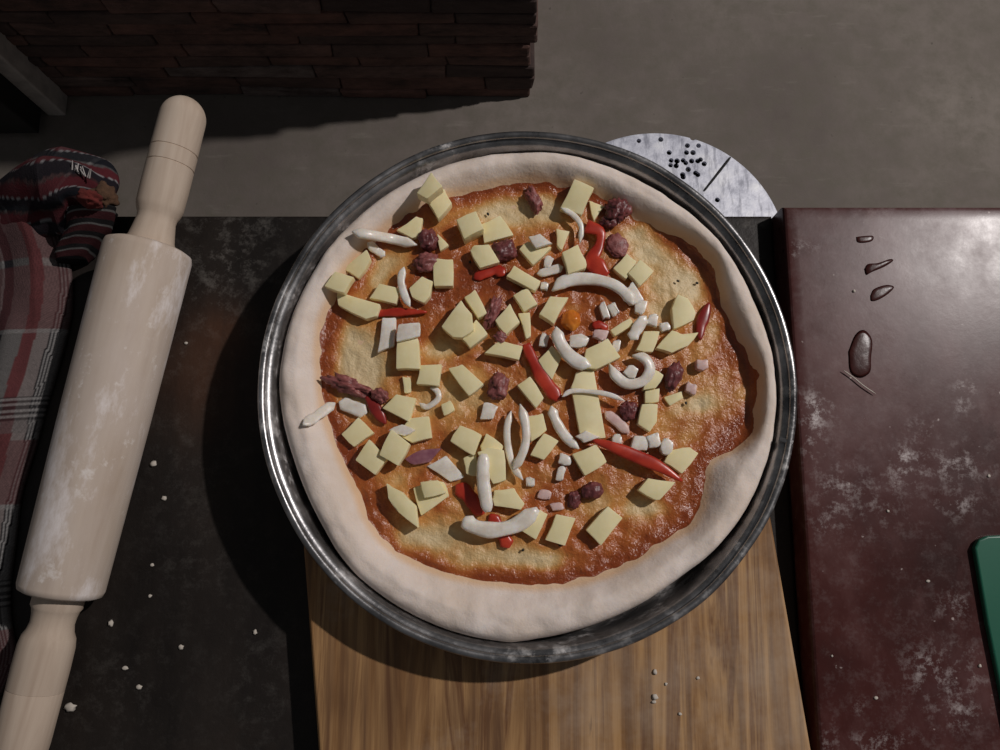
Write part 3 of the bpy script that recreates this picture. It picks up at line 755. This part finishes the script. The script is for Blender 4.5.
onion_bit('onion bit left of the small cheese stick, right of centre', rect(617, 346, 9, 14, 10), 6, 1)
onion('round onion arc curving around the tomato lump, centre right', [(556, 327), (559, 340), (567, 353), (578, 362), (591, 366)], 14, 7, thk=.005, curl=.3)
onion_bit('crumpled onion chunk inside the round arc', rect(580, 341, 19, 13, 10), 5, 6)
onion_bit('pinkish onion square above the cheese slab, centre right', rect(601, 335, 14, 11, 15), 5, 6, 'ponion')
onion_bit('upright onion chip under the big arc', rect(604, 311, 9, 17, -15), 5, 1)
onion_bit('onion chip right of the upright one under the big arc', rect(614, 308, 11, 13, -25), 5, 1)
onion('glossy curled onion ring, right of centre', [(609, 364), (616, 376), (628, 384), (643, 381), (650, 369), (644, 358), (632, 356)], 11, 4, thk=.005, curl=.5)
onion_bit('bright onion cube inside the curled ring', rect(631, 371, 13, 12, 25), 6, 5)
onion('thin pale onion thread crossing the long cheese strip', [(562, 397), (572, 391), (594, 392), (610, 395), (625, 401)], 5, 7, thk=.002)
onion('pinkish onion sliver right of the long cheese strip', [(605, 412), (616, 421), (629, 433)], 10, .5, 'ponion')
onion_bit('white onion corner at the foot of the long cheese strip', [(575, 436), (586, 430), (601, 437), (584, 443)], 4, 7)
onion_bit('pink onion cube alone near the right edge', rect(703, 364, 15, 10, 5), 7, 0, 'ponion')
onion_bit('pink onion cube right of the purple meat piece', rect(692, 388, 13, 10, 20), 7, 0, 'ponion')
onion_bit('leftmost lump of the glossy onion clump above the long pepper', rect(640, 443, 17, 16, 20), 7, 2)
onion_bit('middle lump of the glossy onion clump above the long pepper', rect(654, 440, 14, 15, -10), 8, 2)
onion_bit('rightmost lump of the glossy onion clump above the long pepper', rect(667, 446, 13, 16, 15), 7, 2)
onion_bit('small shiny onion bit at the start of the long pepper', rect(618, 440, 10, 10, 20), 6, 1)
onion_bit('upper of two onion bits left of the bright square cheese', rect(564, 459, 15, 10, 15), 5, 1)
onion_bit('lower of two onion bits left of the bright square cheese', rect(561, 475, 9, 15, 15), 5, .5)
onion('vertical onion sliver lying over cheese, lower left of centre', [(484, 454), (483, 470), (484, 488), (488, 512)], 13, 9, thk=.005, taper=.8)
onion('thick curved onion sliver at the bottom', [(464, 518), (473, 526), (492, 530), (516, 525), (538, 509)], 15, 5, thk=.006, taper=.6)
onion_bit('pale flat onion scrap below the purple onion piece', [(426, 466), (446, 455), (465, 477), (450, 482)], 3, .5)
onion('left one of the two onion prongs, centre', [(511, 411), (507, 428), (508, 446), (513, 466), (523, 480)], 7, 4, thk=.003)
onion('right one of the two onion prongs, centre', [(520, 404), (525, 422), (526, 440), (521, 457), (513, 470)], 9, 6, thk=.004)
onion('onion sliver slanting toward the bright square cheese', [(551, 406), (556, 421), (566, 437), (579, 449)], 10, 3, thk=.004)
onion_bit('pinkish onion bit right of the two prongs, lower', rect(545, 495, 17, 9, 8), 4, 0, 'ponion')
onion_bit('pinkish onion bit left of the small purple meat', rect(557, 507, 14, 8, 0), 4, 0, 'ponion')
onion_bit('onion crumb where the two prongs meet', rect(530, 482, 11, 9, 0), 4, 0)
onion_bit('white onion flake on the cheese left of the overlapping squares', [(388, 430), (402, 424), (416, 430), (404, 436)], 3, 7.5)
tag(onion_bit('purple onion piece with pale edge, lower left', [(404, 459), (420, 450), (442, 448), (430, 462), (414, 465)], 4, 1, 'purple'), 'purple onion piece with pale edge, lower left', 'onion', OG)
onion_bit('left one of two white onion chunks under the thin pepper', [(382, 317), (396, 317), (394, 346), (377, 353)], 5, 1.5)
onion_bit('right one of two white onion chunks under the thin pepper', [(398, 324), (420, 322), (420, 336), (396, 342)], 4, 10)
onion('short onion sliver lying on the left crust', [(303, 425), (318, 415), (335, 403)], 11, .5)
onion('short onion sliver under the long meat strip, left', [(339, 402), (352, 407), (367, 413)], 13, .5)
onion('small hooked onion curl, left of centre', [(419, 403), (427, 407), (438, 399), (437, 391), (430, 388)], 6, 1)
onion_bit('pale onion chunk under the round meat crumb', rect(489, 413, 15, 16, 15), 5)
onion_bit('onion bit right of the slanted cheese, centre', rect(544, 340, 9, 14, 15), 5, .5)

M['herb'] = mat_flat('dark_herb', srgb(40, 34, 22), .6)
for px, py, a in ((488, 214, 20), (697, 283, 0), (678, 281, 60), (523, 550, 40), (560, 545, 0), (470, 262, 30), (686, 403, -30)):
    P = [U(px + dx * math.cos(a), py + dx * math.sin(a), base_z([(px, py)]) + .0022) for dx in (-1.6, 0, 1.6)]
    tag(sweep('herb_fleck', P, .0017, .0010, M['herb'], .5, n=6, ns=6), 'tiny dark herb fleck on the pizza sauce', 'herb', 'herb flecks on the sauce')

# ------------------------------------------------------------------ rolling pin
ra, rb = .0306, .0274
A = U(150, 247, ZT + ra); B = U(60.5, 594, ZT + rb)
ax = (A - B); Lb = ax.length; ax.normalize()
At = U(184, 95, ZT + ra); hl1 = (At - A).dot(ax)
A.z += .0006; B.z += .0006
pin = empty('rolling_pin', (A + B) / 2 - Vector((0, 0, (ra + rb) / 2)), 'large pale wooden rolling pin dusted with flour, left of the pan', 'rolling pin')
q = ax.to_track_quat('Z', 'Y'); PO = pin.location
def pin_part(name, prof, at, mat, label=None):
    bm = lathe_bm(prof, 64)
    o = bm_obj(name, bm, mat, pin, True, at - PO); o.rotation_mode = 'QUATERNION'; o.rotation_quaternion = q
    smooth_by_angle(o, 50)
    if label: o['label'] = label
    return o
pin_part('body', [(0, 0), (rb - .004, 0), (rb - .001, .0015), (rb, .005), ((ra + rb) / 2 + .0004, Lb / 2), (ra, Lb - .006), (ra - .001, Lb - .002), (ra - .005, Lb), (0, Lb)], B, M['pinf'], 'floured barrel')
hl1 -= .0032
h1 = [(0, -.002), (.0164, -.002), (.0168, .004), (.0160, .0055), (.0150, .011), (.0140, .017), (.0135, .020), (.0140, .0235), (.0156, .027), (.0166, .031), (.0169, .045)]
for f_ in (.53, .63): h1 += [(.0169, hl1 * f_ - .0006), (.0163, hl1 * f_ - .0002), (.0163, hl1 * f_ + .0002), (.0168, hl1 * f_ + .0006)]
h1 += [(.0166 * math.cos(a * PI / 24), hl1 - .017 + .017 * math.sin(a * PI / 24)) for a in range(0, 12)] + [(0, hl1)]
pin_part('handle', h1, A, M['pin'])
hl2 = .125
h2 = [(0, .002), (.0160, .002), (.0162, -.008), (.0150, -.010), (.0140, -.014), (.0136, -.019), (.0146, -.024), (.0166, -.028), (.0176, -.034), (.0178, -.048), (.0176, -.062), (.0173, -.0622), (.0176, -.0627), (.0172, -hl2 + .03), (.0160, -hl2 + .012), (.010, -hl2 + .002), (0, -hl2)]
pin_part('handle', h2, B, M['pin'])

# ------------------------------------------------------------------ plaid cloth
def plaid_color(s, t):
    """s: along the cloth from its far end (m), t: in from its right edge (m)"""
    grey = Vector((.20, .185, .18)); red = Vector((.17, .050, .052)); blk = Vector((.016, .015, .018)); wht = Vector((.42, .40, .39)); pale = Vector((.30, .25, .24))
    S = s / .0007; Tt = t / .0007      # about one photo pixel per unit
    c = grey.copy()
    u = Tt % 90
    if u < 3: c = wht * .7
    elif u < 12: c = blk.copy() if int(u / 1.5) % 2 else wht.copy()
    elif u < 24: c = pale.copy()
    elif u < 36: c = red * 1.15
    elif u < 56: c = grey.copy()
    elif u < 68: c = blk * 2
    elif u < 71: c = wht.copy()
    w = (S - 50) % 190 if S > 50 else 20
    if 8 < w < 74: c = c.lerp(red, .62)
    elif 74 <= w < 78: c = c.lerp(wht, .4)
    elif 148 < w < 176: c = c.lerp(blk if int(w / 3.4) % 2 else wht, .65)
    elif w >= 176: c = c.lerp(grey, .4)
    tw = .82 + .3 * ((S + Tt) % 2.4 < 1.2)
    tw *= .72; return (c.x * tw, c.y * tw, c.z * tw, 1)
CE = [(60, 216), (65, 250), (66, 300), (61, 330), (52, 365), (40, 405), (28, 450), (14, 495), (8, 540), (2, 590), (3, 625), (7, 650), (3, 672), (-10, 700), (-30, 730)]
cl = empty('plaid_cloth', U(20, 330, ZT), 'crumpled red and grey plaid cloth at the left edge', 'cloth')
CLo = cl.location
def cloth_sheet():
    pts = [U(x, y, ZT + .012) for x, y in CE]
    path = catmull([Vector((p.x, p.y, 0)) for p in pts], 420)
    NS, NTc = len(path), 220; V = []; col = []; s = 0
    wid = .22
    for i, p in enumerate(path):
        if i: s += (p - path[i - 1]).length
        for k in range(NTc + 1):
            t = wid * k / NTc
            x = p.x - t * .98; y = p.y - t * .10 + .006 * noise.noise((p.y * 10, t * 8, 3))
            f = min(1, t / .02)
            z = .0015 + f ** .5 * .011 + .006 * noise.noise((x * 16, y * 9, 1)) * f + .003 * noise.noise((x * 45, y * 30, 2)) * f
            fold = math.exp(-((t - .030 - .05 * s) / .010) ** 2) * .005 * min(1, s * 8)
            up = math.exp(-(s / .03) ** 2) * .014
            V.append(Vector((x, y, ZT + max(.001, z + fold + up))) - CLo); col.append(plaid_color(s, t + .002 * math.sin(s * 40)))
    Fc = [(i * (NTc + 1) + k, i * (NTc + 1) + k + 1, (i + 1) * (NTc + 1) + k + 1, (i + 1) * (NTc + 1) + k) for i in range(NS - 1) for k in range(NTc)]
    o = mesh_obj('sheet', V, Fc, M['cloth'], cl); colors(o.data, 'plaid', col)
    md = o.modifiers.new('thickness', 'SOLIDIFY'); md.thickness = .0012; md.offset = -1
cloth_sheet()
def cloth_bundle():
    """the bunched far end: a soft roll that spills over the table's back edge"""
    ctr = [(-95, 226), (-40, 219), (0, 211), (35, 198), (66, 189), (88, 192), (98, 206)]
    rad = [.012, .013, .016, .025, .031, .025, .008]
    pts = [U(x, y, ZT + max(rr_ * .8 + .003, z_)) for (x, y), rr_, z_ in zip(ctr, rad, (0, 0, 0, 0, .030, .034, .034))]
    n = 150; path = catmull(pts, n); NS = 90; V = []; col = []; s = 0
    for i, p in enumerate(path):
        if i: s += (p - path[i - 1]).length
        a = path[max(i - 1, 0)]; b = path[min(i + 1, n)]; t = (b - a).normalized()
        side = t.cross(Vector((0, 0, 1))).normalized(); up = side.cross(t)
        f = i / n * (len(rad) - 1); k = min(int(f), len(rad) - 2); r = rad[k] + (rad[k + 1] - rad[k]) * (f - k)
        for j in range(NS):
            q_ = 2 * PI * j / NS
            rr = r * (1 + .14 * math.sin(q_ * 3 + i * .03) + .16 * noise.noise((p.x * 30 + math.cos(q_), math.sin(q_) * 1.6, s * 12)) + .06 * math.sin(q_ * 7 - i * .05))
            c, d = math.cos(q_), math.sin(q_)
            pt = p + side * (rr * 1.05 * c) + up * (rr * .80 * d)
            if pt.y < YBK + .004: pt.z = max(pt.z, ZT + .002)
            V.append(pt - CLo)
            cc = plaid_color(q_ * r * 1.2 + .010, .20 - s); navy = Vector((.012, .014, .024)); c3 = Vector(cc[:3])
            g = (q_ * r / .0007 + s * 40) % 34
            if g < 15: c3 = c3.lerp(navy, .85)
            elif g < 16.5: c3 = Vector((.5, .48, .49))
            elif g < 30: c3 = c3.lerp(Vector((.20, .022, .035)), .7)
            c3 *= .52 + .25 * noise.noise(p * 40 + Vector((q_, 0, 0))); col.append((c3.x, c3.y, c3.z, 1))
    Fc = [(i * NS + j, i * NS + (j + 1) % NS, (i + 1) * NS + (j + 1) % NS, (i + 1) * NS + j) for i in range(n) for j in range(NS)]
    Fc.append(tuple(range(NS))[::-1]); Fc.append(tuple(range(n * NS, (n + 1) * NS)))
    o = mesh_obj('bunched_end', V, Fc, M['cloth'], cl); colors(o.data, 'plaid', col)
    bm = bmesh.new(); bm.from_mesh(o.data); bmesh.ops.recalc_face_normals(bm, faces=bm.faces); bm.to_mesh(o.data); bm.free()
    # corner that drops down beside it
    ctr = [(93, 212), (88, 230), (80, 246), (72, 262)]
    pts = [U(x, y, ZT + z) for (x, y), z in zip(ctr, (.034, .026, .018, .010))]
    path = catmull(pts, 60); V = []; col = []; K = 40
    for i, p in enumerate(path):
        w = .019 - .008 * i / 60
        for j in range(K):
            q_ = 2 * PI * j / K; c, d = math.cos(q_), math.sin(q_)
            k = 1 + .2 * noise.noise((c * 1.5, d * 1.5, i * .06)) + .10 * math.sin(4 * q_ + i * .1)
            pt = p + Vector((w * k * c, w * .5 * k * c * .3, max(-p.z + ZT + .0015, .013 * d * k)))
            V.append(pt - CLo); g = i % 15
            c3 = (.030, .028, .030, 1) if g < 5 else (.34, .33, .32, 1) if g < 7 else (.12, .03, .035, 1)
            col.append(tuple(c * .5 for c in c3[:3]) + (1,))
    Fc = [(i * K + j, i * K + (j + 1) % K, (i + 1) * K + (j + 1) % K, (i + 1) * K + j) for i in range(60) for j in range(K)]
    Fc.append(tuple(range(K))[::-1]); Fc.append(tuple(range(60 * K, 61 * K)))
    o = mesh_obj('hanging_corner', V, Fc, M['cloth'], cl); colors(o.data, 'plaid', col)
    bm = bmesh.new(); bm.from_mesh(o.data); bmesh.ops.recalc_face_normals(bm, faces=bm.faces); bm.to_mesh(o.data); bm.free()
cloth_bundle()
def rag():
    """orange and tan frayed end peeping out of the roll"""
    for nm, px, py, w, h, mat, z in (('lining', 90, 199, 22, 17, 'orange', .052), ('frayed_edge', 105, 196, 24, 26, 'tan', .040)):
        o0 = U(px, py, ZT + z); s = (CAMZ - o0.z) / F; bm = bmesh.new(); bmesh.ops.create_icosphere(bm, subdivisions=4, radius=1)
        for v in bm.verts:
            n = v.co.normalized(); k = 1 + .35 * noise.noise(n * 2 + Vector((px, 0, 0))) + .16 * noise.noise(n * 7)
            v.co = (n.x * k * w / 2 * s, n.y * k * h / 2 * s, n.z * k * .011)
        o = bm_obj(nm, bm, M[mat], cl, True, o0 - CLo); o['label'] = 'orange red lining' if nm == 'lining' else 'tan frayed edge'
    rnd = random.Random(5); bm = bmesh.new()
    for k in range(10):
        a = U(72 + k * 2.0 + rnd.uniform(-1, 1), 170 + k * .9, ZT + .054); b = a + Vector((rnd.uniform(-.002, .003), rnd.uniform(.003, .006), rnd.uniform(.001, .004)))
        m = bmesh.ops.create_cone(bm, segments=5, radius1=.0006, radius2=.0003, depth=(b - a).length, cap_ends=True)
        R = (b - a).to_track_quat('Z', 'Y').to_matrix().to_4x4()
        bmesh.ops.transform(bm, matrix=Matrix.Translation((a + b) / 2 - CLo) @ R, verts=m['verts'])
    o = bm_obj('fringe', bm, M['thread'], cl); o['kind'] = 'stuff'
rag()

# ------------------------------------------------------------------ stool with perforated seat, tucked behind the table
ZS = .68
sc = U(659.5, 252, ZS); e1 = U(659.5 + 124.8, 252, ZS); Rs = (e1 - sc).length * 1.04
stool = empty('metal_stool', (sc.x, sc.y, 0), 'round pale speckled metal stool seat with dark holes, behind the pan', 'stool')
# seat plate with real holes: a fine disc whose cells under the holes are removed
holes = [(282, 503), (360, 498), (390, 545), (475, 492), (495, 520), (455, 520), (452, 545), (475, 545), (397, 573), (418, 575), (440, 573), (449, 582), (470, 575), (492, 575), (502, 570), (515, 585), (395, 590), (415, 592), (458, 605), (438, 624), (440, 632), (484, 618), (492, 624), (562, 714)]
hw = [U(560 + .28 * a, .28 * b, ZS) - sc for a, b in holes]
hw += [Vector((p.x * c - p.y * s_, p.x * s_ + p.y * c, 0)) for p in hw[2:] for c, s_ in ((math.cos(2.1), math.sin(2.1)), (math.cos(4.2), math.sin(4.2)))]
bm = lathe_bm([(0, ZS - .003), (Rs - .006, ZS - .003), (Rs - .006, ZS - .022), (Rs - .003, ZS - .024), (Rs, ZS - .020), (Rs, ZS - .004), (Rs - .0015, ZS - .001), (Rs - .004, ZS), (0, ZS)], 128)
seat = bm_obj('seat', bm, M['galv'], stool); smooth_by_angle(seat, 40)
hb = bmesh.new()
for p in hw:
    m = bmesh.ops.create_cone(hb, segments=12, radius1=random.uniform(.0018, .0027), radius2=.0024, depth=.02, cap_ends=True)
    bmesh.ops.translate(hb, verts=m['verts'], vec=(p.x, p.y, ZS))
bmesh.ops.recalc_face_normals(hb, faces=hb.faces)
hm = bpy.data.meshes.new('hole_cutter'); hb.to_mesh(hm); hb.free()
ho = bpy.data.objects.new('hole_cutter', hm); C.objects.link(ho); ho.location = stool.location
md = seat.modifiers.new('holes', 'BOOLEAN'); md.object = ho; md.operation = 'DIFFERENCE'; md.solver = 'EXACT'; md.use_self = True
bpy.context.view_layer.update()
dg = bpy.context.evaluated_depsgraph_get()
nm = bpy.data.meshes.new_from_object(seat.evaluated_get(dg)); seat.modifiers.clear(); seat.data = nm
bpy.data.objects.remove(ho, do_unlink=True)
bm_obj('hole_backing', lathe_bm([(0, ZS - .016), (Rs - .008, ZS - .016), (Rs - .008, ZS - .013), (0, ZS - .013)], 64), M['black'], stool)  # added black disc, makes the seat holes read as dark
a, b = U(732.5, 154.5, ZS) - sc, U(704, 191, ZS) - sc; a *= .97
P = [Vector((a.x, a.y, ZS + .0004)), Vector(((a.x + b.x) / 2, (a.y + b.y) / 2, ZS + .0004)), Vector((b.x, b.y, ZS + .0004))]
so = sweep('seam', P, .0020, .0012, M['black'], 1.); so.parent = stool
for k in range(4):
    an = PI / 4 + k * PI / 2
    P0 = Vector((math.cos(an) * Rs * .72, math.sin(an) * Rs * .72, ZS - .016)); P1 = Vector((math.cos(an) * Rs * .98, math.sin(an) * Rs * .98, .0))
    d = P1 - P0; bm = bmesh.new(); m = bmesh.ops.create_cone(bm, segments=16, radius1=.011, radius2=.011, depth=d.length, cap_ends=True)
    bmesh.ops.transform(bm, matrix=Matrix.Translation((P0 + P1) / 2) @ d.to_track_quat('Z', 'Y').to_matrix().to_4x4(), verts=m['verts'])
    bm_obj('leg', bm, M['galv'], stool, True)

# ------------------------------------------------------------------ green board at the right, spots on the red table, crumbs
gp = [(975, 548), (979, 540), (988, 536), (1010, 535), (1120, 560), (1150, 700), (1010, 735), (1001, 690), (988, 625)]
P = [U(x, y, ZR + .005) for x, y in gp]; o0 = sum(P, Vector()) / len(P); o0.z = ZR
go = bm_obj('plastic_board', prism_bm([p - o0 for p in P], 0, .005, .0014, 3), M['green'], loc=o0); smooth_by_angle(go, 12)
tag(go, 'dark green plastic board cut off by the right edge', 'board')
def spot(label, poly, th=.0007):
    P = catmull([U(x, y, ZR) for x, y in poly] + [U(*poly[0], ZR)], len(poly) * 4)[:-1]
    o = sum(P, Vector()) / len(P); V = []; n = len(P)
    for f, z in ((1, .0001), (.86, th * .7), (.5, th)):
        for p in P: V.append((p - o) * f + Vector((0, 0, z)))
    V.append(Vector((0, 0, th))); Fc = []
    for k in range(2):
        for i in range(n): j = (i + 1) % n; Fc.append((k * n + i, k * n + j, (k + 1) * n + j, (k + 1) * n + i))
    for i in range(n): Fc.append((2 * n + i, 2 * n + (i + 1) % n, 3 * n))
    Fc.append(tuple(range(n))[::-1])
    ob = mesh_obj('sauce_spot', V, Fc, M['wet'], loc=o)
    bm = bmesh.new(); bm.from_mesh(ob.data); bmesh.ops.recalc_face_normals(bm, faces=bm.faces); bm.to_mesh(ob.data); bm.free()
    return tag(ob, label, 'spill', 'dark wet spots on the red table')
spot('small dark wet spot on the red table, farthest of the group', [(856, 237), (864, 236), (873, 236), (872, 241), (863, 243), (857, 242)])
spot('long ridged dark wet spot, second from the back on the red table', [(864, 269), (868, 264), (878, 263), (890, 259), (893, 261), (884, 267), (872, 272), (866, 275)], .0012)
spot('dark wet spot below the ridged one on the red table', [(870, 296), (874, 289), (886, 285), (894, 287), (888, 294), (878, 300), (871, 301)])
spot('largest dark shiny spill on the red table', [(848, 352), (855, 335), (864, 330), (872, 340), (871, 358), (870, 372), (860, 378), (850, 372)], .0009)
pth = [U(x, y, ZR + .002) for x, y in ((843, 370), (853, 377), (864, 386), (876, 394))]
tag(sweep('dough_thread', pth, .0008, .0008, M['flour'], .4), 'thin white dough thread beside the shiny spill', 'crumb')
rnd = random.Random(11)
def crumb(px, py, r, z, label, group):
    o = U(px, py, z + r * .00035); s = (CAMZ - z) / F; bm = bmesh.new(); bmesh.ops.create_icosphere(bm, subdivisions=2, radius=1)
    sd = rnd.uniform(0, 50); sx = rnd.uniform(.8, 1.5)
    for v in bm.verts:
        n = v.co.normalized(); k = 1 + .5 * noise.noise(n * 1.7 + Vector((sd, 0, 0)))
        v.co = (n.x * k * r * s * sx, n.y * k * r * s, n.z * k * r * s * .55)
    return tag(bm_obj('dough_crumb', bm, M['flour'], smooth=True, loc=o), label, 'crumb', group)
for px, py, r in ((153, 464, 3.0), (164, 498, 2.2), (152, 565, 1.6), (150, 596, 1.6), (139, 687, 2.2), (181, 647, 2.4), (70, 707, 4), (111, 623, 3), (125, 668, 2), (186, 343, 1.5), (255, 632, 2.4)):
    crumb(px, py, r, ZT, 'small white dough crumb on the black table beside the rolling pin', 'dough crumbs on the black table')
for px, py, r in ((655, 672, 2.4), (666, 684, 1.5), (655, 697, 2.6), (654, 702, 1.6), (698, 678, 1.4), (680, 714, 1.4)):
    crumb(px, py, r, ZB, 'tiny white dough crumb on the wooden board', 'dough crumbs on the wooden board')
for px, py, r in ((854, 291, 1.6), (928, 581, 1.3), (876, 698, 1.5), (980, 666, 1.6), (832, 656, 1.2), (888, 511, 1.4), (989, 476, 1.5)):
    crumb(px, py, r, ZR, 'tiny pale crumb on the maroon table', 'crumbs on the maroon table')

# ------------------------------------------------------------------ light
lp = bpy.data.lights.new('hanging_bulb', 'POINT'); lp.energy = 218; lp.color = (1, .945, .92); lp.shadow_soft_size = .035
lo = bpy.data.objects.new('hanging_bulb', lp); C.objects.link(lo); lo.location = (1.9, 1.05, ZT + 2.2)
w = bpy.data.worlds.new('room'); S.world = w; w.use_nodes = True
w.node_tree.nodes['Background'].inputs[0].default_value = (.92, .95, 1, 1)
w.node_tree.nodes['Background'].inputs[1].default_value = .075
S.view_settings.view_transform = 'Standard'; S.view_settings.look = 'None'; S.view_settings.exposure = 0; S.view_settings.gamma = 1
